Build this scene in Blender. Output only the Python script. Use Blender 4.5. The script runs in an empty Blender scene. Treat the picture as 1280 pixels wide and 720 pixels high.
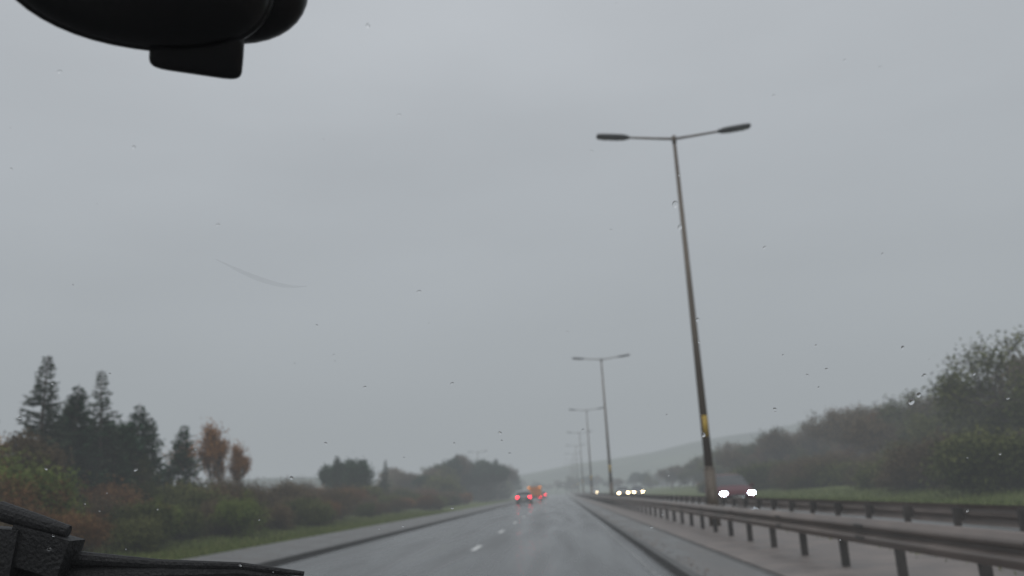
import bpy, math, random
import numpy as np
from mathutils import Vector, Matrix, Euler
random.seed(7)
R = np.random.default_rng(11)
scene = bpy.context.scene
COL = scene.collection

# ------------------------------------------------------------------ materials
def new_mat(name):
    m = bpy.data.materials.new(name); m.use_nodes = True
    nt = m.node_tree
    return m, nt, nt.nodes["Principled BSDF"], nt.nodes["Material Output"]

def surf(name, c1, c2=None, scale=3.0, rough=0.7, rough2=None, bump=0.0, bscale=None, metallic=0.0, detail=6, stretch=None, spec=0.5):
    m, nt, b, o = new_mat(name)
    c2 = c2 or tuple(x*0.75 for x in c1)
    tc = nt.nodes.new("ShaderNodeTexCoord")
    mp = nt.nodes.new("ShaderNodeMapping")
    if stretch: mp.inputs["Scale"].default_value = stretch
    nt.links.new(tc.outputs["Object"], mp.inputs[0])
    n = nt.nodes.new("ShaderNodeTexNoise"); n.inputs["Scale"].default_value = scale; n.inputs["Detail"].default_value = detail
    nt.links.new(mp.outputs[0], n.inputs["Vector"])
    r = nt.nodes.new("ShaderNodeValToRGB")
    r.color_ramp.elements[0].position = 0.32; r.color_ramp.elements[1].position = 0.68
    r.color_ramp.elements[0].color = (*c1, 1); r.color_ramp.elements[1].color = (*c2, 1)
    nt.links.new(n.outputs["Fac"], r.inputs[0]); nt.links.new(r.outputs[0], b.inputs["Base Color"])
    b.inputs["Roughness"].default_value = rough
    b.inputs["Metallic"].default_value = metallic
    b.inputs["Specular IOR Level"].default_value = spec
    if rough2 is not None:
        mr = nt.nodes.new("ShaderNodeMapRange")
        mr.inputs["From Min"].default_value = 0.35; mr.inputs["From Max"].default_value = 0.65
        mr.inputs["To Min"].default_value = rough; mr.inputs["To Max"].default_value = rough2
        nt.links.new(n.outputs["Fac"], mr.inputs["Value"]); nt.links.new(mr.outputs[0], b.inputs["Roughness"])
    if bump:
        n2 = nt.nodes.new("ShaderNodeTexNoise"); n2.inputs["Scale"].default_value = bscale or scale*8; n2.inputs["Detail"].default_value = 4
        nt.links.new(tc.outputs["Object"], n2.inputs["Vector"])
        bp = nt.nodes.new("ShaderNodeBump"); bp.inputs["Strength"].default_value = bump; bp.inputs["Distance"].default_value = 0.02
        nt.links.new(n2.outputs["Fac"], bp.inputs["Height"]); nt.links.new(bp.outputs[0], b.inputs["Normal"])
    return m

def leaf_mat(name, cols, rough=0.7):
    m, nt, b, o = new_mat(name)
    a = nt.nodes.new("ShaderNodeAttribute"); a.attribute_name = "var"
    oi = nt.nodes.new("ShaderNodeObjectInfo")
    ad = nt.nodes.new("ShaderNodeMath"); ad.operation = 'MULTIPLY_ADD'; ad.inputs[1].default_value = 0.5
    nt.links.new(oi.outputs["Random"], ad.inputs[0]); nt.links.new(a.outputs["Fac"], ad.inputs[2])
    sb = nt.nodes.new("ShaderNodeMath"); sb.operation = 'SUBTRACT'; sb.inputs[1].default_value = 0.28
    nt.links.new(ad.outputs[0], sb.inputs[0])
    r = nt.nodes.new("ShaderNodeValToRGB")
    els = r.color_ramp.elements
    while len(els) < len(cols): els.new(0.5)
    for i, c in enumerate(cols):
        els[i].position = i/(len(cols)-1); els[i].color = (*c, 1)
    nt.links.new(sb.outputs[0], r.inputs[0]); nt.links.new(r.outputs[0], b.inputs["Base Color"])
    b.inputs["Roughness"].default_value = rough; b.inputs["Specular IOR Level"].default_value = 0.12
    return m

def emis(name, col, s):
    m, nt, b, o = new_mat(name)
    b.inputs["Base Color"].default_value = (*col, 1)
    b.inputs["Emission Color"].default_value = (*col, 1); b.inputs["Emission Strength"].default_value = s
    return m

M = {}
M['bark'] = surf("bark", (0.055,0.045,0.036), (0.11,0.09,0.074), 6, 0.85, bump=0.4)
M['spruce'] = leaf_mat("spruce_needles", [(0.014,0.028,0.018),(0.030,0.052,0.032),(0.060,0.08,0.046)])
M['pine'] = leaf_mat("pine_needles", [(0.008,0.024,0.014),(0.018,0.048,0.026),(0.038,0.076,0.034)])
M['birch'] = leaf_mat("autumn_leaves", [(0.15,0.070,0.026),(0.30,0.135,0.044),(0.42,0.22,0.07)])
M['olive'] = leaf_mat("olive_leaves", [(0.028,0.038,0.012),(0.068,0.080,0.024),(0.13,0.135,0.042)])
M['brown'] = leaf_mat("brown_twigs", [(0.048,0.034,0.020),(0.096,0.069,0.038),(0.155,0.112,0.060)])
M['russet'] = leaf_mat("russet_leaves", [(0.070,0.036,0.018),(0.15,0.074,0.032),(0.25,0.135,0.055)])
M['green'] = leaf_mat("green_leaves", [(0.040,0.062,0.014),(0.10,0.14,0.028),(0.17,0.20,0.045)])

# ------------------------------------------------------------------ mesh builder
class MB:
    def __init__(s): s.v=[]; s.f=[]; s.m=[]; s.var=[]; s.n=0
    def add(s, verts, faces, mi=0, var=0.5):
        verts = np.asarray(verts, float).reshape(-1,3)
        off = s.n; s.v.append(verts); s.n += len(verts)
        s.f.extend([tuple(i+off for i in f) for f in faces]); s.m.extend([mi]*len(faces))
        s.var.append(np.full(len(verts), var) if np.isscalar(var) else np.asarray(var))
    def box(s, c, size, mi=0, rot=None):
        x,y,z = [a/2 for a in size]
        P = np.array([[-x,-y,-z],[x,-y,-z],[x,y,-z],[-x,y,-z],[-x,-y,z],[x,-y,z],[x,y,z],[-x,y,z]])
        if rot is not None: P = P @ np.array(Euler(rot).to_matrix()).T
        s.add(P+np.array(c), [(0,3,2,1),(4,5,6,7),(0,1,5,4),(1,2,6,5),(2,3,7,6),(3,0,4,7)], mi)
    def tube(s, pts, rads, sides=6, mi=0, cap=True):
        pts = [np.asarray(p,float) for p in pts]; k = len(pts); V=[]
        for i,p in enumerate(pts):
            d = pts[min(i+1,k-1)]-pts[max(i-1,0)]; d = d/(np.linalg.norm(d)+1e-9)
            a = np.array([0,0,1.]) if abs(d[2])<0.9 else np.array([1.,0,0])
            u = np.cross(d,a); u/=np.linalg.norm(u); w=np.cross(d,u)
            for j in range(sides):
                t=2*math.pi*j/sides; V.append(p+rads[i]*(math.cos(t)*u+math.sin(t)*w))
        F=[]
        for i in range(k-1):
            for j in range(sides):
                a=i*sides+j; b=i*sides+(j+1)%sides; F.append((a,b,b+sides,a+sides))
        if cap: F.append(tuple(range(sides))[::-1]); F.append(tuple((k-1)*sides+j for j in range(sides)))
        s.add(V,F,mi)
    def ellipsoid(s, c, r, mi=0, seg=20, rings=12, power=1.0, rot=None):
        V=[];F=[]
        def sp(x): return math.copysign(abs(x)**power, x)
        for i in range(rings+1):
            ph = math.pi*i/rings-math.pi/2
            for j in range(seg):
                t=2*math.pi*j/seg
                V.append([r[0]*sp(math.cos(ph))*sp(math.cos(t)), r[1]*sp(math.cos(ph))*sp(math.sin(t)), r[2]*sp(math.sin(ph))])
        for i in range(rings):
            for j in range(seg):
                a=i*seg+j;b=i*seg+(j+1)%seg; F.append((a,b,b+seg,a+seg))
        V=np.array(V)
        if rot is not None: V = V @ np.array(Euler(rot).to_matrix()).T
        s.add(V+np.array(c),F,mi)
    def leaves(s, C, A, B, mi, var):
        n=len(C)
        V=np.stack([C-A, C-B, C+A, C+B],1).reshape(-1,3)
        F=[(4*i,4*i+1,4*i+2,4*i+3) for i in range(n)]
        s.add(V,F,mi,np.repeat(var,4))
    def mesh(s, name, mats, smooth=False):
        me=bpy.data.meshes.new(name)
        V=np.concatenate(s.v)
        me.from_pydata(V.tolist(),[],s.f)
        for m in mats: me.materials.append(m)
        me.polygons.foreach_set("material_index", s.m)
        at=me.attributes.new("var",'FLOAT','POINT'); at.data.foreach_set("value", np.concatenate(s.var).astype(np.float32))
        if smooth: me.polygons.foreach_set("use_smooth",[True]*len(me.polygons))
        me.update(); return me

def obj(name, me, loc=(0,0,0), rot=(0,0,0), sc=(1,1,1), parent=None):
    o=bpy.data.objects.new(name, me); COL.objects.link(o)
    o.location=loc; o.rotation_euler=rot; o.scale=sc
    if parent: o.parent=parent
    return o

def runit(n):
    v=R.normal(size=(n,3)); return v/np.linalg.norm(v,axis=1)[:,None]

# ------------------------------------------------------------------ trees
def conifer(H, Rd, dens=1.0, gap=0.0, droop=0.25):
    b=MB(); b.tube([(0,0,0),(0.03,0,H*.5),(0,0,H)],[H*.018,H*.011,0.012],6,0)
    C=[];A=[];B=[];W=[]
    z=H*.05
    while z<H*0.985:
        t=z/H; nb=int(R.integers(4,8))
        a0=R.uniform(0,6.28)
        for k in range(nb):
            if R.random()<gap: continue
            L=Rd*((1-t)**.85)*R.uniform(.6,1.2)+.06
            a=a0+k*6.28/nb+R.uniform(-.3,.3)
            d=np.array([math.cos(a),math.sin(a),0]); up=.25*(t)-droop*(1-t)
            p0=np.array([0,0,z]); 
            pe=p0+d*L+np.array([0,0,L*up]); pm=p0+d*L*.5+np.array([0,0,L*(up*.2)])
            b.tube([p0,pm,pe],[.02*(1-t)+.006,.012,.004],3,0,False)
            side=np.array([-d[1],d[0],0])
            n=int(max(6,L*34*dens)); q=R.uniform(.12,1.05,n)
            base=p0+np.outer(q,d*L)+np.outer(q*q,[0,0,L*up])
            sd=R.choice([-1,1],n)*R.uniform(.2,1,n)
            ax=(d[None]*R.uniform(.4,1,n)[:,None]+side[None]*sd[:,None]+np.array([0,0,1])*R.uniform(-.65,.35,n)[:,None])
            ax/=np.linalg.norm(ax,axis=1)[:,None]
            ln=R.uniform(.07,.17,n)*(1.15-.5*q)*(.6+.5*min(1,L))
            nn=runit(n); bb=np.cross(ax,nn); bb/=np.linalg.norm(bb,axis=1)[:,None]
            C.append(base+ax*ln[:,None]); A.append(ax*ln[:,None]); B.append(bb*(ln*.30)[:,None])
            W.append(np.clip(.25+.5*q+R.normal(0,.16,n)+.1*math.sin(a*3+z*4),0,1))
        z+=R.uniform(.13,.24)*(1.25-.5*t)*max(.6,H/8)
    b.leaves(np.concatenate(C),np.concatenate(A),np.concatenate(B),1,np.concatenate(W))
    return b

def broad(H, spread=.55, levels=4, nleaf=14, lsize=.09, sig=.28, stems=1, kids=3, up=.35, r0=None, trunkfrac=.28, elong=.5):
    b=MB(); tips=[]
    r0=r0 or H*.016
    def grow(p,d,L,r,l):
        mid=p+d*L*.5+R.normal(0,.04,3)*L; e=p+d*L+R.normal(0,.05,3)*L
        b.tube([p,mid,e],[r,r*.85,r*.68],5 if l>2 else 3,0,False)
        if l==0: tips.append((mid,r)); tips.append((e,r)); return
        if l<=2: tips.append((e,r)); tips.append((mid,r))
        for k in range(kids if l<levels else kids+1):
            s=runit(1)[0]; nd=d+s*spread*R.uniform(.8,1.6)+np.array([0,0,up*R.uniform(0,1)])
            nd/=np.linalg.norm(nd)
            st=p+(e-p)*R.uniform(.5,1)
            grow(st,nd,L*R.uniform(.55,.85),r*.6,l-1)
    for s in range(stems):
        d=np.array([0,0,1.])+ (R.normal(0,.35,3) if stems>1 else R.normal(0,.05,3)); d[2]=abs(d[2]); d/=np.linalg.norm(d)
        p=np.array([R.normal(0,.25*H*.25),R.normal(0,.25*H*.25),0]) if stems>1 else np.zeros(3)
        grow(p,d,H*trunkfrac,r0,levels)
    T=np.array([t[0] for t in tips])
    keep=R.random(len(T))<.85; T=T[keep]
    tv=R.normal(.5,.2,len(T))
    n=len(T)*nleaf
    C=np.repeat(T,nleaf,0)+R.normal(0,sig,(n,3))
    ax=runit(n); bb=np.cross(ax,runit(n)); bb/=np.linalg.norm(bb,axis=1)[:,None]
    ln=R.uniform(.5,1.2,n)*lsize
    zc=C[:,2]; C=C[zc>0.05]; ax=ax[zc>0.05]; bb=bb[zc>0.05]; ln=ln[zc>0.05]; var=np.repeat(tv,nleaf)[zc>0.05]
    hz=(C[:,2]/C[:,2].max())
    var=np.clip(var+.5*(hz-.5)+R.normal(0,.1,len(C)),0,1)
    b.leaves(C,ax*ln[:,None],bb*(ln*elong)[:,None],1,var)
    zmax=max(v[:,2].max() for v in b.v); k=H/zmax
    for i in range(len(b.v)): b.v[i]=b.v[i]*k
    return b

SP=[conifer(7.0,1.75,1.3,.10).mesh("spruce_a",[M['bark'],M['spruce']]),
    conifer(7.0,1.5,1.2,.18,.15).mesh("spruce_b",[M['bark'],M['spruce']])]
PN=[conifer(6.0,2.0,1.7,.12,-.2).mesh("pine_a",[M['bark'],M['pine']]),
    broad(6.0,.55,4,36,.12,.17,elong=.35,trunkfrac=.3,up=.6).mesh("pine_b",[M['bark'],M['pine']])]
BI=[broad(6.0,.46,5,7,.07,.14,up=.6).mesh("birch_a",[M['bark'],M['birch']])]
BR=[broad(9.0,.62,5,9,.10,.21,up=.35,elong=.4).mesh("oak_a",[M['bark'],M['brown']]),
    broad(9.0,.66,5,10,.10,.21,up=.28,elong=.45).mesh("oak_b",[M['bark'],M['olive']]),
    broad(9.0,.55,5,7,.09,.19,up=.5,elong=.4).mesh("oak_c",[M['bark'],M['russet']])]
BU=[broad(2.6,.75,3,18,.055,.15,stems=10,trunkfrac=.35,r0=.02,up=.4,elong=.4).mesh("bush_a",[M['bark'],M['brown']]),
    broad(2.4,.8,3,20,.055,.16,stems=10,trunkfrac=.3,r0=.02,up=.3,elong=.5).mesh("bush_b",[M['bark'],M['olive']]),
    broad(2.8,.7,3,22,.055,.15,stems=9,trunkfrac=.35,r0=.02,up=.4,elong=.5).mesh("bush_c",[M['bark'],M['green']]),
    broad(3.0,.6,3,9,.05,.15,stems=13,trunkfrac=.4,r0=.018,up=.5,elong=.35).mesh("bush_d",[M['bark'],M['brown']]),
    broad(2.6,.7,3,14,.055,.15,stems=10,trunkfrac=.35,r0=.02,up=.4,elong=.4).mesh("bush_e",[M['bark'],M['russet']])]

def plant(name, me, x, y, h, base, parent=None, z=0.0, w=1.0):
    s=h/base
    return obj(name, me, (x,y,z-0.03), (R.normal(0,.03),R.normal(0,.03),R.uniform(0,6.28)), (s*w,s*w,s), parent)

# near left group
plant("spruce_tree",SP[0],-19.8,32,7.5,7)
plant("spruce_tree",SP[1],-19.4,36,7.4,7)
plant("spruce_tree",SP[1],-23.5,34,7.0,7)
plant("spruce_tree",SP[0],-21.2,36.5,6.2,7)
plant("pine_tree",PN[0],-19.6,34,6.6,6)
plant("pine_tree",PN[0],-19.7,39.5,6.3,6)
plant("pine_tree",PN[0],-21.5,37,6.6,6)
plant("pine_tree",PN[0],-20.6,42,6.0,6)
plant("pine_tree",PN[1],-20.4,38,6.2,6)
plant("pine_tree",PN[0],-19.9,44,5.7,6)
plant("pine_tree",PN[1],-22,42,6.0,6)
plant("pine_tree",PN[0],-20.8,34.5,6.0,6)
plant("pine_tree",PN[0],-18.9,36,4.6,6)
plant("birch_tree",BI[0],-19.0,47,6.3,6,w=.85)
plant("birch_tree",BI[0],-18.2,48.5,5.2,6,w=.8)
plant("birch_tree",BI[0],-19.9,30,4.4,6,w=.9)
plant("oak_tree",BR[2],-22,31,5.6,9)
plant("oak_tree",BR[0],-18.5,29,4.4,9)
plant("oak_tree",BR[1],-18.4,37,4.0,9)
for i in range(64):
    y=R.uniform(17,52); x=-R.uniform(12.8,18.6)
    k=R.choice([0,1,1,3,3,0,4,2]) 
    plant("bush",BU[k],x,y,R.uniform(2.0,3.3)*(1.0 if x<-15.5 else .62),2.6)
plant("bush",BU[2],-15.7,24.9,3.3,2.8)
plant("bush",BU[2],-16.2,25.2,3.5,2.8)
plant("bush",BU[2],-17.8,27.6,3.7,2.8)
# middle left group
plant("pine_tree",PN[1],-21.7,88,6.6,6)
plant("pine_tree",PN[0],-20.8,92,5.8,6)
plant("pine_tree",PN[1],-22.8,91,6.2,6)
plant("pine_tree",PN[0],-22.2,87,6.0,6)
plant("spruce_tree",SP[0],-19.8,97,5.8,7,w=.8)
for i in range(85):
    y=R.uniform(50,128); x=-R.uniform(13.4,23)
    plant("bush",BU[R.choice([0,1,1,3,4])],x,y,R.uniform(1.8,3.4)*(1.0 if x<-16 else .7),2.6)
# distant left row
e=obj("distant_trees",None)
def mass(n,y0,y1,xf,h0,h1,kinds):
    for i in range(n):
        y=R.uniform(y0,y1); x=xf(y)
        me,base=kinds[R.integers(len(kinds))]
        plant("tree_part",me,x,y,R.uniform(h0,h1),base,e,w=R.uniform(1.0,1.4))
mass(50,125,300,lambda y:-R.uniform(14,30),4.5,8.5,[(BR[0],9),(BR[1],9),(PN[1],6),(BU[1],2.6)])
mass(24,150,230,lambda y:-R.uniform(13.5,20),7,9.4,[(PN[1],6),(PN[0],6),(BR[0],9)])
mass(50,330,470,lambda y:R.uniform(-70,80),5,9,[(BR[0],9),(BR[1],9),(PN[1],6)])
mass(26,60,300,lambda y:-R.uniform(45,90),2.5,4,[(BR[0],9),(BR[1],9)])
# right side trees
e=obj("distant_trees",None)
mass(30,120,200,lambda y:R.uniform(24,42),6,9,[(BR[0],9),(BR[1],9),(BR[2],9)])
mass(22,100,150,lambda y:R.uniform(34,50),8,10.5,[(BR[0],9),(BR[1],9),(BR[2],9)])
mass(36,200,420,lambda y:R.uniform(19,55),5,8,[(BR[0],9),(BR[1],9),(PN[1],6)])
for (x,y,h,k) in [(31,56,10.4,1),(35,62,10.6,1),(38,72,10.8,0),(35,80,9.9,1),(37,86,10,1),(40,93,10,0),(41,66,11,2),(43,80,11,1),(36,98,9.6,0),(30,50,9.6,1),(38,55,12,0),(29,72,6.5,1),(30,84,7,0),(33,68,8.4,1),(31,90,8,2),(34,75,8.8,1)]:
    plant("oak_tree",BR[k],x,y,h,9,w=1.2)
for i in range(95):
    y=R.uniform(30,130); x=R.uniform(20,30)
    plant("bush",BU[R.choice([0,1,1,3,4,0])],x,y,R.uniform(2.0,4.2),2.6,w=1.2)

# ------------------------------------------------------------------ ground, hills
def gh(x,y):
    h=0
    if x>17: h+=min(1.2,(x-17)*.10)
    if x<-12: h+=min(.5,(-12-x)*.06)
    return h
xs=sorted(set([-3000,-1500,-800,-400,-200,-100,-60,-40,-25,-20,-16,-14,-12,-11,-9.6,6,10,14,15,17,19,21,25,29,35,50,80,150,300,600,1500,3000]))
ys=[-200,-60,-20,0]+[i*10 for i in range(1,30)]+[320,360,420,500,700,1000,1600,3000]
b=MB(); V=[(x,y,gh(x,y)-0.02+(0.05*math.sin(x*3.1+y*.7) if (x<-12 or x>17) and abs(x)<60 else 0)) for y in ys for x in xs]
nx=len(xs); F=[(j*nx+i,j*nx+i+1,(j+1)*nx+i+1,(j+1)*nx+i) for j in range(len(ys)-1) for i in range(nx-1)]
b.add(V,F)
M['grass']=surf("grass",(0.060,0.085,0.024),(0.12,0.135,0.050),1.3,0.85,bump=.6,bscale=14,spec=.15)
obj("ground",b.mesh("ground",[M['grass']]))
M['hill']=surf("hill_fields",(0.02,0.035,0.02),(0.09,0.12,0.055),.012,.95,detail=3,spec=.1)
def ridge(name,x0,x1,y0,y1,hf,nx=60,ny=20):
    b=MB();V=[];
    for j in range(ny+1):
        for i in range(nx+1):
            x=x0+(x1-x0)*i/nx;y=y0+(y1-y0)*j/ny; V.append((x,y,hf(x,y)-.5))
    F=[(j*(nx+1)+i,j*(nx+1)+i+1,(j+1)*(nx+1)+i+1,(j+1)*(nx+1)+i) for j in range(ny) for i in range(nx)]
    b.add(V,F); obj(name,b.mesh(name,[M['hill']],True))
def h1(x,y):
    t=min(1,max(0,(y-480)/200)); t=t*t*(3-2*t)
    return t*(15+50*math.exp(-((x-330)/215)**2)+2.5*math.sin(x*.021)+1.2*math.sin(x*.06+1))
ridge("hills",-250,1500,480,1100,h1)
def h2(x,y):
    t=min(1,max(0,(y-300)/160)); t=t*t*(3-2*t); s=min(1,max(0,(-60-x)/60))
    return t*s*(15+1.5*math.sin(x*.03))
ridge("hills",-1200,-60,300,800,h2)

# ------------------------------------------------------------------ roads
def strip(name, x0,x1,y0,y1,z,mat,ny=1,thick=None):
    b=MB()
    if thick: b.box(((x0+x1)/2,(y0+y1)/2,z-thick/2),(x1-x0,y1-y0,thick))
    else: b.add([(x0,y0,z),(x1,y0,z),(x1,y1,z),(x0,y1,z)],[(0,1,2,3)])
    return obj(name,b.mesh(name,[mat]))
M['asphalt']=surf("wet_asphalt",(0.042,0.043,0.045),(0.066,0.066,0.067),.7,.14,.38,bump=.16,bscale=60,stretch=(1.8,.10,1))
M['path']=surf("path_tarmac",(0.065,0.063,0.061),(0.105,0.10,0.095),1.2,.35,.6,bump=.3,bscale=50)
M['kerb']=surf("kerb_concrete",(0.030,0.029,0.027),(0.06,0.058,0.054),4,.5,bump=.3)
M['reserve']=surf("reserve_surface",(0.095,0.078,0.070),(0.21,0.18,0.165),1.6,.45,.7,bump=.5,bscale=30)
M['concrete']=surf("reserve_concrete",(0.07,0.068,0.066),(0.14,0.135,0.13),1.1,.28,.58,bump=.35,bscale=40,stretch=(1.5,.3,1))
m,nt,bs,o=new_mat("road_paint")
tc=nt.nodes.new("ShaderNodeTexCoord"); n=nt.nodes.new("ShaderNodeTexNoise"); n.inputs["Scale"].default_value=7; n.inputs["Detail"].default_value=8; n.inputs["Roughness"].default_value=.7
at=nt.nodes.new("ShaderNodeAttribute"); at.attribute_name="var"
ad=nt.nodes.new("ShaderNodeMath"); ad.operation='ADD'
nt.links.new(tc.outputs["Object"],n.inputs["Vector"]); nt.links.new(n.outputs["Fac"],ad.inputs[0]); nt.links.new(at.outputs["Fac"],ad.inputs[1])
r=nt.nodes.new("ShaderNodeValToRGB"); r.color_ramp.elements[0].position=.5; r.color_ramp.elements[1].position=.95
r.color_ramp.elements[0].color=(.055,.055,.056,1); r.color_ramp.elements[1].color=(.7,.7,.68,1)
nt.links.new(ad.outputs[0],r.inputs[0]); nt.links.new(r.outputs[0],bs.inputs["Base Color"]); bs.inputs["Roughness"].default_value=.32
M['paint']=m
Y1=480
strip("road",-6.3,1.60,-60,Y1,0.0,M['asphalt'])
strip("road",6.75,14.4,-60,Y1,0.0,M['asphalt'])
strip("pavement",-9.4,-6.43,-60,Y1,0.09,M['path'],thick=.12)
strip("kerb",-6.43,-6.30,-60,Y1,0.115,M['kerb'],thick=.2)
strip("kerb",1.60,1.73,-60,Y1,0.11,M['kerb'],thick=.2)
strip("kerb",6.62,6.75,-60,Y1,0.11,M['kerb'],thick=.2)
strip("kerb",14.4,14.53,-60,Y1,0.11,M['kerb'],thick=.2)
strip("central_reservation",1.73,2.55,-60,Y1,0.098,M['concrete'],thick=.15)
strip("drainage_channel",2.55,2.72,-60,Y1,0.075,M['kerb'],thick=.12)
strip("central_reservation",2.72,6.62,-60,Y1,0.092,M['reserve'],thick=.15)
b=MB()
def mark(x0,x1,y0,y1,z=.004,w=.4): b.add([(x0,y0,z),(x1,y0,z),(x1,y1,z),(x0,y1,z)],[(0,1,2,3)],0,w)
for k in range(-5,45):
    c=13+9*k; mark(-2.25,-2.11,c-1,c+1); mark(10.5,10.64,c-1,c+1)
mark(1.25,1.36,-60,Y1,w=.02); mark(-6.02,-5.90,-60,Y1,w=.02); mark(7.0,7.12,-60,Y1,w=.1); mark(14.0,14.12,-60,Y1,w=.1)
obj("road_markings",b.mesh("road_markings",[M['paint']]))

def tufts(name,n,xf,y0,y1,mx=.22):
    y=y0+(y1-y0)*R.random(n)**1.6; x=xf(n)
    C=np.stack([x,y,np.array([gh(a,0) for a in x])+(0.08 if mx<.2 else 0)],1)
    h=R.uniform(.04,mx,n)*.5; d=R.normal(0,.4,(n,3)); d[:,2]=1; d/=np.linalg.norm(d,axis=1)[:,None]
    sd=runit(n); sd[:,2]=0
    b=MB(); b.leaves(C+d*h[:,None],d*h[:,None],sd*.016,0,np.clip(R.normal(.5,.25,n),0,1))
    obj(name,b.mesh(name,[M['tuft']]))
M['tuft']=leaf_mat("grass_blades",[(0.06,0.085,0.024),(0.11,0.145,0.042),(0.21,0.21,0.09)])
tufts("grass",40000,lambda n:-R.uniform(9.3,14.5,n),14,80,.24)
tufts("grass",20000,lambda n:R.uniform(14.6,21,n),20,90,.3)
tufts("grass",1500,lambda n:R.normal(5.6,.25,n),6,60,.12)
n=900; x=np.concatenate([-R.uniform(6.5,9.4,n//2),1.76+R.exponential(.15,n-n//2)]); y=R.uniform(8,50,n)
C=np.stack([x,y,np.full(n,.106)],1); a=R.uniform(0,6.28,n); A_=np.stack([np.cos(a),np.sin(a),R.normal(0,.2,n)],1); B_=np.stack([-np.sin(a),np.cos(a),R.normal(0,.2,n)],1)
b=MB(); b.leaves(C,A_*.022,B_*.014,0,R.random(n)); obj("fallen_leaves",b.mesh("fallen_leaves",[M['russet']]))

# ------------------------------------------------------------------ crash barriers
M['rail']=surf("weathered_steel",(0.11,0.088,0.076),(0.23,0.19,0.17),2.5,.42,.62,metallic=.15,stretch=(1,.3,1),bump=.1)
M['post']=surf("steel_post",(0.032,0.029,0.027),(0.065,0.057,0.052),5,.6)
def barrier(x,side,y0=-10,y1=440,sp=2.0,ph=0.3):
    b=MB()
    prof=[(0,.76),(-.02,.755),(-.075,.70),(-.085,.675),(-.075,.65),(-.012,.615),(-.012,.595),(-.075,.56),(-.085,.535),(-.075,.51),(-.02,.455),(0,.45)]
    ys=[y0,0,5,10,20,40,80,160,y1]; n=len(prof)
    V=[]
    for y in ys:
        for (px,pz) in prof: V.append((x+(px if side<0 else -px),y,pz))
    F=[(j*n+i,j*n+i+1,(j+1)*n+i+1,(j+1)*n+i) for j in range(len(ys)-1) for i in range(n-1)]
    b.add(V,F,0)
    off=.06 if side<0 else -.06
    y=y0+ph
    while y<min(y1,260):
        b.box((x+off+(.05 if side<0 else -.05),y,.36),(.10,.06,.72),1)
        b.box((x+off*.5,y,.60),(.05,.10,.2),1)
        y+=sp
    y=y0+1
    while y<60:
        b.box((x+(-.088 if side<0 else .088),y,.675),(.008,.30,.035),1); b.box((x+(-.088 if side<0 else .088),y,.535),(.008,.30,.035),1); y+=4.0
    obj("crash_barrier",b.mesh("crash_barrier",[M['rail'],M['post']]))
barrier(3.66,-1)
barrier(6.3,1)

# ------------------------------------------------------------------ lamps
M['pole']=surf("lamp_steel",(0.095,0.074,0.056),(0.155,0.125,0.094),1.5,.5,metallic=.2,stretch=(3,3,.4))
M['head']=surf("lamp_head",(0.04,0.042,0.045),(0.06,0.062,0.065),5,.4)
M['lens']=surf("lamp_lens",(0.12,0.13,0.14),(0.16,0.16,0.16),5,.2)
M['yellow']=surf("yellow_label",(0.50,0.33,0.03),(0.40,0.26,0.03),9,.5)
def lampbuild():
    b=MB()
    b.tube([(0,0,0),(0,0,1.6)],[.165,.165],20,0); b.tube([(0,0,1.6),(0,0,1.68)],[.165,.125],20,0)
    b.tube([(0,0,1.68),(0,0,6),(0,0,12)],[.125,.095,.055],20,0)
    b.box((0,-.16,.75),(.14,.02,.6),0)
    b.box((.0,-.118,2.85),(.15,.03,.62),3)
    b.tube([(0,0,11.85),(0,0,12.1)],[.07,.07],12,0)
    for s in (-1,1):
        b.tube([(0,0,12.0),(s*.6,0,12.06),(s*1.6,0,12.17)],[.042,.038,.033],10,0)
        b.ellipsoid((s*1.98,0,12.215),(.50,.16,.065),1,24,10,.42,rot=(0,-s*.11,0))
        b.box((s*2.02,0,12.148),(.55,.2,.02),2,rot=(0,-s*.11,0))
        b.box((s*1.5,0,12.165),(.14,.1,.1),1,rot=(0,-s*.11,0))
    return b
lampme=lampbuild().mesh("street_lamp",[M['pole'],M['head'],M['lens'],M['yellow']],True)
for k in range(9):
    obj("street_lamp",lampme,((4.36,4.14)[min(k,1)],25.8+47.0*k,.08),(0,(-.006,-.006)[min(k,1)] if k<2 else 0,R.normal(0,.02)))
obj("street_lamp",lampme,(-16.0,170,.0),(0,0,.1),(.8,.8,.8))

# ------------------------------------------------------------------ vehicles
M['tyre']=surf("tyre",(0.02,0.02,0.02),(0.03,0.03,0.03),9,.7)
M['glass']=surf("car_glass",(0.012,0.014,0.016),(0.02,0.022,0.025),2,.12,spec=.3)
M['trim']=surf("black_trim",(0.02,0.02,0.02),(0.03,0.03,0.03),9,.5)
M['rim']=surf("alloy",(0.3,0.3,0.31),(0.4,0.4,0.4),4,.35,metallic=.7)
M['hl']=emis("headlight_white",(0.74,0.87,1.0),60)
M['hlw']=emis("headlight_warm",(1.0,0.78,0.46),30)
M['tl']=emis("tail_light_red",(1.0,0.015,0.04),16)
M['amber']=emis("amber_beacon",(1.0,0.33,0.02),2.5)
M['tl0']=surf("tail_lens",(0.25,0.01,0.01),(0.3,0.02,0.02),5,.2)
M['hl0']=surf("head_lens",(0.5,0.5,0.52),(0.6,0.6,0.62),5,.15)
M['plate']=surf("plate",(0.6,0.6,0.55),(0.7,0.7,0.65),5,.4)
def wheel(b,x,y,r=.34,w=.22):
    sx=math.copysign(1,x)
    b.tube([(x-w/2,y,r),(x-w/2+.03,y,r),(x+w/2-.03,y,r),(x+w/2,y,r)],[r*.9,r,r,r*.9],22,2)
    b.tube([(x+sx*w*.42,y,r),(x+sx*(w*.5+.012),y,r)],[r*.62,r*.58],16,4)
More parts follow.
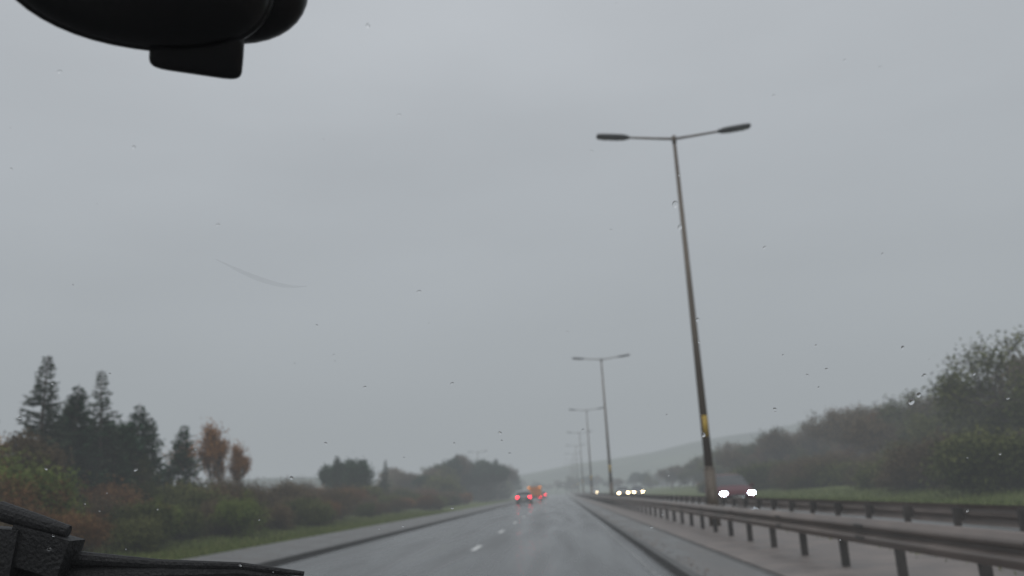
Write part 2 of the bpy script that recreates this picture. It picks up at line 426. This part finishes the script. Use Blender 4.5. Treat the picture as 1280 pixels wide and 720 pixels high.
def car(name,paint,x,y,facing,hl=None,tl=None,k=1.0):
    """local front at y=0, length along +y"""
    S=[(0.00,.66,.36,.60,.62,.63),(.06,.80,.27,.70,.73,.74),(.35,.88,.22,.80,.85,.88),(1.15,.91,.20,.95,1.00,1.05),
       (1.95,.91,.20,1.01,1.48,1.56),(2.6,.91,.20,1.02,1.54,1.62),(3.5,.91,.20,1.03,1.50,1.59),(4.05,.89,.22,1.03,1.36,1.47),(4.38,.84,.28,.98,1.02,1.06),(4.46,.78,.34,.80,.83,.84)]
    b=MB();n=13
    V=[]
    for (yy,w,zb,belt,shoulder,roof) in S:
        half=[(w*.92,zb),(w,zb+.14),(w*1.01,(zb+belt)*.55),(w*.97,belt),(w*(.78 if roof-belt>.3 else .9),shoulder),(w*(.62 if roof-belt>.3 else .6),roof)]
        ring=[(-a,z) for a,z in half]+[(0,roof+.015)]+[(a,z) for a,z in half[::-1]]
        V+= [(a,yy,z) for a,z in ring]
    F=[];mi=[]
    for j in range(len(S)-1):
        for i in range(n-1):
            F.append((j*n+i,j*n+i+1,(j+1)*n+i+1,(j+1)*n+i))
            gl=False
            if j in (3,) and 3<=i<=8: gl=True
            if j in (7,) and 3<=i<=8: gl=True
            if j in (4,5,6) and i in (3,8): gl=True
            mi.append(1 if gl else 0)
        F.append((j*n+n-1,j*n,(j+1)*n,(j+1)*n+n-1)); mi.append(3)
    F.append(tuple(range(n))); mi.append(0); F.append(tuple((len(S)-1)*n+i for i in range(n))[::-1]); mi.append(0)
    b.v.append(np.array(V,float)); b.n+=len(V); b.var.append(np.full(len(V),.5)); b.f+=F; b.m+=mi
    for sx in (-1,1):
        for yy in (.85,3.55): wheel(b,sx*.82,yy)
        b.box((sx*1.0,1.45,1.04),(.18,.12,.13),0)
        b.ellipsoid((sx*.66,.07,.68),(.16,.09,.08),5,14,8,.8)
        b.ellipsoid((sx*.72,4.40,.84),(.12,.07,.11),6,14,8,.7)
        b.tube([(sx*.78,2.62,1.04),(sx*.62,2.62,1.53)],[.035,.03],6,3)
        b.ellipsoid((sx*.60,.03,.42),(.09,.05,.05),3,10,6)
    b.box((0,.015,.56),(.72,.06,.15),3); b.box((0,.0,.40),(1.0,.06,.10),3)
    b.box((0,-.03,.47),(.52,.02,.11),7); b.box((0,4.48,.62),(.52,.02,.11),7)
    b.box((0,4.42,.36),(1.35,.10,.16),3)
    me=b.mesh(name,[paint,M['glass'],M['tyre'],M['trim'],M['rim'],hl or M['hl0'],tl or M['tl0'],M['plate']],True)
    ang=0 if facing=='toward' else math.pi
    return obj(name,me,(x,y,0),(0,0,ang),(k,k,k))
paint_r=surf("paint_maroon",(0.075,0.014,0.022),(0.09,0.018,0.026),3,.4,spec=.3)
paint_g=surf("paint_grey",(0.12,0.125,0.13),(0.14,0.14,0.15),3,.3)
paint_w=surf("paint_white",(0.55,0.55,0.55),(0.5,0.5,0.5),3,.3)
paint_b=surf("paint_dark_blue",(0.03,0.04,0.07),(0.035,0.045,0.08),3,.3)
paint_o=surf("paint_orange",(0.60,0.20,0.03),(0.55,0.17,0.03),3,.4)
paint_s=surf("paint_silver",(0.26,0.26,0.27),(0.30,0.30,0.31),3,.35)
car("car",paint_r,9.1,46,'toward',hl=M['hl'],k=1.08)
car("car",paint_g,8.9,127,'toward',hl=M['hlw'])
car("car",paint_b,11.9,137,'toward',hl=M['hlw'])
car("car",paint_w,9.0,240,'toward',hl=M['hlw'])
car("car",paint_s,-4.5,108,'away',tl=M['tl'])
car("car",paint_g,-4.2,190,'away',tl=M['tl'])
def truck(name,x,y):
    b=MB()
    b.box((0,2.6,1.55),(2.1,4.6,1.5),0); b.box((0,2.6,.70),(2.0,5.0,.16),3)
    b.box((0,5.95,1.35),(2.0,1.6,1.5),0); b.box((0,6.76,1.65),(1.7,.03,.6),1)
    b.box((0,.28,.58),(2.1,.12,.12),3); b.box((0,.285,1.55),(.03,.03,1.4),3)
    for sx in (-1,1):
        b.box((sx*.85,.19,.66),(.36,.04,.16),6); b.box((sx*.9,.27,2.18),(.2,.06,.14),5)
        for yy in (1.4,5.6): wheel(b,sx*.9,yy,.42,.3)
        b.box((sx*.5,.28,1.4),(.5,.02,.9),7)
    b.box((0,5.9,2.18),(1.2,.25,.14),5)
    me=b.mesh(name,[paint_o,M['glass'],M['tyre'],M['trim'],M['rim'],M['amber'],M['tl'],paint_o])
    obj(name,me,(x,y,0))
truck("truck",-4.3,140)

# ------------------------------------------------------------------ own car parts (inside/outside the windscreen)
M['blackgloss']=surf("mirror_housing",(0.006,0.006,0.007),(0.010,0.010,0.011),8,.28,spec=.4)
M['rubber']=surf("wiper_rubber",(0.007,0.007,0.008),(0.013,0.013,0.014),40,.55,bump=.3,spec=.25)
mir=obj("rear_view_mirror",None,(-.198,.386,1.5265),(0.45,.03,.42))
b=MB(); b.ellipsoid((-.006,0,0),(.068,.024,.041),0,48,24,.9)
b.ellipsoid((.030,.012,.005),(.052,.020,.036),0,40,20,.9)
b.ellipsoid((-.006,-.004,0),(.0685,.010,.0416),0,48,24,.9)
obj("housing",b.mesh("housing",[M['blackgloss']],True),parent=mir)
b=MB(); b.tube([(0,.02,.0),(0,.05,.05),(0,.07,.10)],[.012,.011,.014],16,0)
obj("stalk",b.mesh("stalk",[M['blackgloss']],True),parent=mir)
b=MB(); b.ellipsoid((.025,.002,-.0375),(.0240,.009,.0125),0,32,16,.3)
obj("sensor_tab",b.mesh("sensor_tab",[M['blackgloss']],True),parent=mir)

b=MB()
b.box((-.53,.705,1.232),(.18,.03,.040),0,rot=(0,.12,0))
b.box((-.425,.705,1.224),(.050,.024,.030),0,rot=(0,.30,0))
b.tube([(-.62,.70,1.258),(-.46,.700,1.257),(-.43,.703,1.246),(-.405,.705,1.238)],[.009,.008,.007,.005],14,0)
b.tube([(-.60,.712,1.212),(-.404,.712,1.2165),(-.333,.717,1.2085),(-.267,.72,1.2040),(-.215,.725,1.1950)],[.010,.0065,.004,.003,.002],10,0)
b.tube([(-.62,.712,1.193),(-.42,.714,1.2005),(-.333,.717,1.200),(-.267,.72,1.1985),(-.217,.725,1.191)],[.016,.011,.0065,.0035,.002],10,0)
obj("windscreen_wiper",b.mesh("windscreen_wiper",[M['rubber']]))

def wy(z,x=0): return .69-(z-1.2)*.7 - .05*x*x
m,nt,bs,o=new_mat("windscreen_glass")
tr=nt.nodes.new("ShaderNodeBsdfTransparent"); tr.inputs[0].default_value=(.985,.99,.99,1)
df=nt.nodes.new("ShaderNodeBsdfTranslucent"); df.inputs[0].default_value=(.8,.8,.8,1)
mx=nt.nodes.new("ShaderNodeMixShader")
tc=nt.nodes.new("ShaderNodeTexCoord"); nz=nt.nodes.new("ShaderNodeTexNoise"); nz.inputs["Scale"].default_value=7; nz.inputs["Detail"].default_value=5
mr=nt.nodes.new("ShaderNodeMapRange"); mr.inputs["From Min"].default_value=.35; mr.inputs["From Max"].default_value=.75; mr.inputs["To Min"].default_value=.008; mr.inputs["To Max"].default_value=.035
nt.links.new(tc.outputs["Object"],nz.inputs["Vector"]); nt.links.new(nz.outputs["Fac"],mr.inputs["Value"])
nt.links.new(mr.outputs[0],mx.inputs[0]); nt.links.new(tr.outputs[0],mx.inputs[1]); nt.links.new(df.outputs[0],mx.inputs[2])
nt.links.new(mx.outputs[0],o.inputs["Surface"])
b=MB();V=[]
nx,nz_=24,12
for j in range(nz_+1):
    for i in range(nx+1):
        x=-.75+1.5*i/nx; z=1.0+.72*j/nz_; V.append((x,wy(z,x),z))
b.add(V,[(j*(nx+1)+i,j*(nx+1)+i+1,(j+1)*(nx+1)+i+1,(j+1)*(nx+1)+i) for j in range(nz_) for i in range(nx)])
ws=obj("windscreen",b.mesh("windscreen",[m],True))
m2,nt,bs,o=new_mat("smear")
tr=nt.nodes.new("ShaderNodeBsdfTransparent"); mx=nt.nodes.new("ShaderNodeMixShader"); mx.inputs[0].default_value=.045
bs.inputs["Base Color"].default_value=(.05,.05,.05,1)
nt.links.new(tr.outputs[0],mx.inputs[1]); nt.links.new(bs.outputs[0],mx.inputs[2]); nt.links.new(mx.outputs[0],o.inputs["Surface"])
b=MB(); P=[]
for t in np.linspace(0,1,14):
    x=-.222+.058*t; z=1.413-.019*math.sin(t*1.65); P.append((x,wy(z,x)+.002,z))
b.tube(P,[.0002+.0015*math.sin(math.pi*t) for t in np.linspace(0,1,14)],8,0)
obj("smear",b.mesh("smear",[m2],True),parent=ws)

m,nt,bs,o=new_mat("water_drop")
bs.inputs["Base Color"].default_value=(1,1,1,1); bs.inputs["Transmission Weight"].default_value=1; bs.inputs["Roughness"].default_value=0; bs.inputs["IOR"].default_value=1.33
b=MB(); rx=math.atan(.7)
def drop(x,z,r,asp=1.0,ang=0): 
    b.ellipsoid((x,wy(z,x)+.002,z),(r*asp,r*.30,r),0,14,8,rot=(rx,ang,0))
for i in range(120):
    x=R.uniform(-.42,.5); z=R.uniform(1.2,1.6)
    if i%4==0: x=R.uniform(.1,.5); z=R.uniform(1.22,1.42)
    if i%4==1: x=R.uniform(-.42,.1); z=R.uniform(1.22,1.36)
    drop(x,z,R.uniform(.0004,.0010)*(1.3 if R.random()<.15 else 1),R.uniform(.8,1.9),R.uniform(-.6,.6))
for (x,z,r) in [(.085,1.428,.0024),(.088,1.415,.0017),(.10,1.36,.0015),(.105,1.285,.0018),(.25,1.30,.0028),(.2545,1.304,.002),(-.10,1.53,.0015),(-.2,1.27,.0016),(.24,1.335,.0014),(.33,1.345,.0015)]:
    drop(x,z,r,.8)
obj("raindrops",b.mesh("raindrops",[m],True))

# ------------------------------------------------------------------ mist
SIG=.0022; LF=(.345,.372,.392)
m=bpy.data.materials.new("mist"); m.use_nodes=True; nt=m.node_tree; nt.nodes.clear()
o=nt.nodes.new("ShaderNodeOutputMaterial"); ab=nt.nodes.new("ShaderNodeVolumeAbsorption"); em=nt.nodes.new("ShaderNodeEmission"); ash=nt.nodes.new("ShaderNodeAddShader")
ab.inputs["Color"].default_value=(0,0,0,1); ab.inputs["Density"].default_value=SIG
em.inputs["Color"].default_value=(*LF,1); em.inputs["Strength"].default_value=SIG  # mist gives off its own even glow, in place of scattered sky light
nt.links.new(ab.outputs[0],ash.inputs[0]); nt.links.new(em.outputs[0],ash.inputs[1]); nt.links.new(ash.outputs[0],o.inputs["Volume"])
b=MB(); b.box((0,1200,35),(5600,3400,90)); obj("mist",b.mesh("mist",[m]))

# ------------------------------------------------------------------ world + sun
w=bpy.data.worlds.new("World"); scene.world=w; w.use_nodes=True; nt=w.node_tree
bg=nt.nodes["Background"]; bg.inputs["Strength"].default_value=.1
sky=nt.nodes.new("ShaderNodeTexSky"); sky.sky_type='NISHITA'; sky.sun_disc=False
sky.sun_rotation=math.radians(200); sky.dust_density=4
hs=nt.nodes.new("ShaderNodeHueSaturation"); hs.inputs["Saturation"].default_value=.25; hs.inputs["Value"].default_value=1
nt.links.new(sky.outputs[0],hs.inputs["Color"])
tc=nt.nodes.new("ShaderNodeTexCoord"); sp=nt.nodes.new("ShaderNodeSeparateXYZ"); nt.links.new(tc.outputs["Generated"],sp.inputs[0])
rp=nt.nodes.new("ShaderNodeValToRGB"); els=rp.color_ramp.elements
vals=[(0,(.186,.200,.213)),(.15,(.218,.234,.250)),(.35,(.258,.274,.294)),(.55,(.296,.310,.330)),(1,(.62,.64,.67))]
while len(els)<len(vals): els.new(.5)
for e_,(p,c) in zip(els,vals): e_.position=p; e_.color=(*c,1)
nt.links.new(sp.outputs["Z"],rp.inputs[0])
mp=nt.nodes.new("ShaderNodeMapping"); mp.inputs["Scale"].default_value=(1,1,3.2); nt.links.new(tc.outputs["Generated"],mp.inputs[0])
nz=nt.nodes.new("ShaderNodeTexNoise"); nz.inputs["Scale"].default_value=1.8; nz.inputs["Detail"].default_value=4; nz.inputs["Roughness"].default_value=.45
nt.links.new(mp.outputs[0],nz.inputs["Vector"])
mr=nt.nodes.new("ShaderNodeMapRange"); mr.inputs["From Min"].default_value=.3; mr.inputs["From Max"].default_value=.7; mr.inputs["To Min"].default_value=17.0; mr.inputs["To Max"].default_value=20.4
nt.links.new(nz.outputs["Fac"],mr.inputs["Value"])
vm=nt.nodes.new("ShaderNodeVectorMath"); vm.operation='SCALE'; nt.links.new(rp.outputs[0],vm.inputs[0]); nt.links.new(mr.outputs[0],vm.inputs["Scale"])
mx=nt.nodes.new("ShaderNodeMix"); mx.data_type='RGBA'; mx.inputs["Factor"].default_value=.93
nt.links.new(hs.outputs[0],mx.inputs["A"]); nt.links.new(vm.outputs[0],mx.inputs["B"]); nt.links.new(mx.outputs["Result"],bg.inputs["Color"])
sl=bpy.data.lights.new("sun",'SUN'); sl.energy=.6; sl.angle=math.radians(40); sl.color=(1,.97,.93)
so=bpy.data.objects.new("sun",sl); COL.objects.link(so)
el,az=math.radians(50),math.radians(200)
so.rotation_euler=Vector((math.sin(az)*math.cos(el),math.cos(az)*math.cos(el),math.sin(el))).to_track_quat('Z','Y').to_euler()
sky.sun_elevation=el

# ------------------------------------------------------------------ camera
cd=bpy.data.cameras.new("camera"); cd.lens=30; cd.sensor_width=36; cd.clip_start=.02; cd.clip_end=8000
cam=bpy.data.objects.new("camera",cd); COL.objects.link(cam); scene.camera=cam
rot=Matrix.Rotation(math.radians(2.56),4,'Z')@Matrix.Rotation(math.radians(90+13.58),4,'X')@Matrix.Rotation(math.radians(-2.87),4,'Z')
cam.matrix_world=Matrix.Translation((0,0,1.25))@rot
cd.dof.use_dof=True; cd.dof.focus_distance=.75; cd.dof.aperture_fstop=8.5
scene.view_settings.view_transform='Standard'; scene.view_settings.look='None'; scene.view_settings.exposure=0
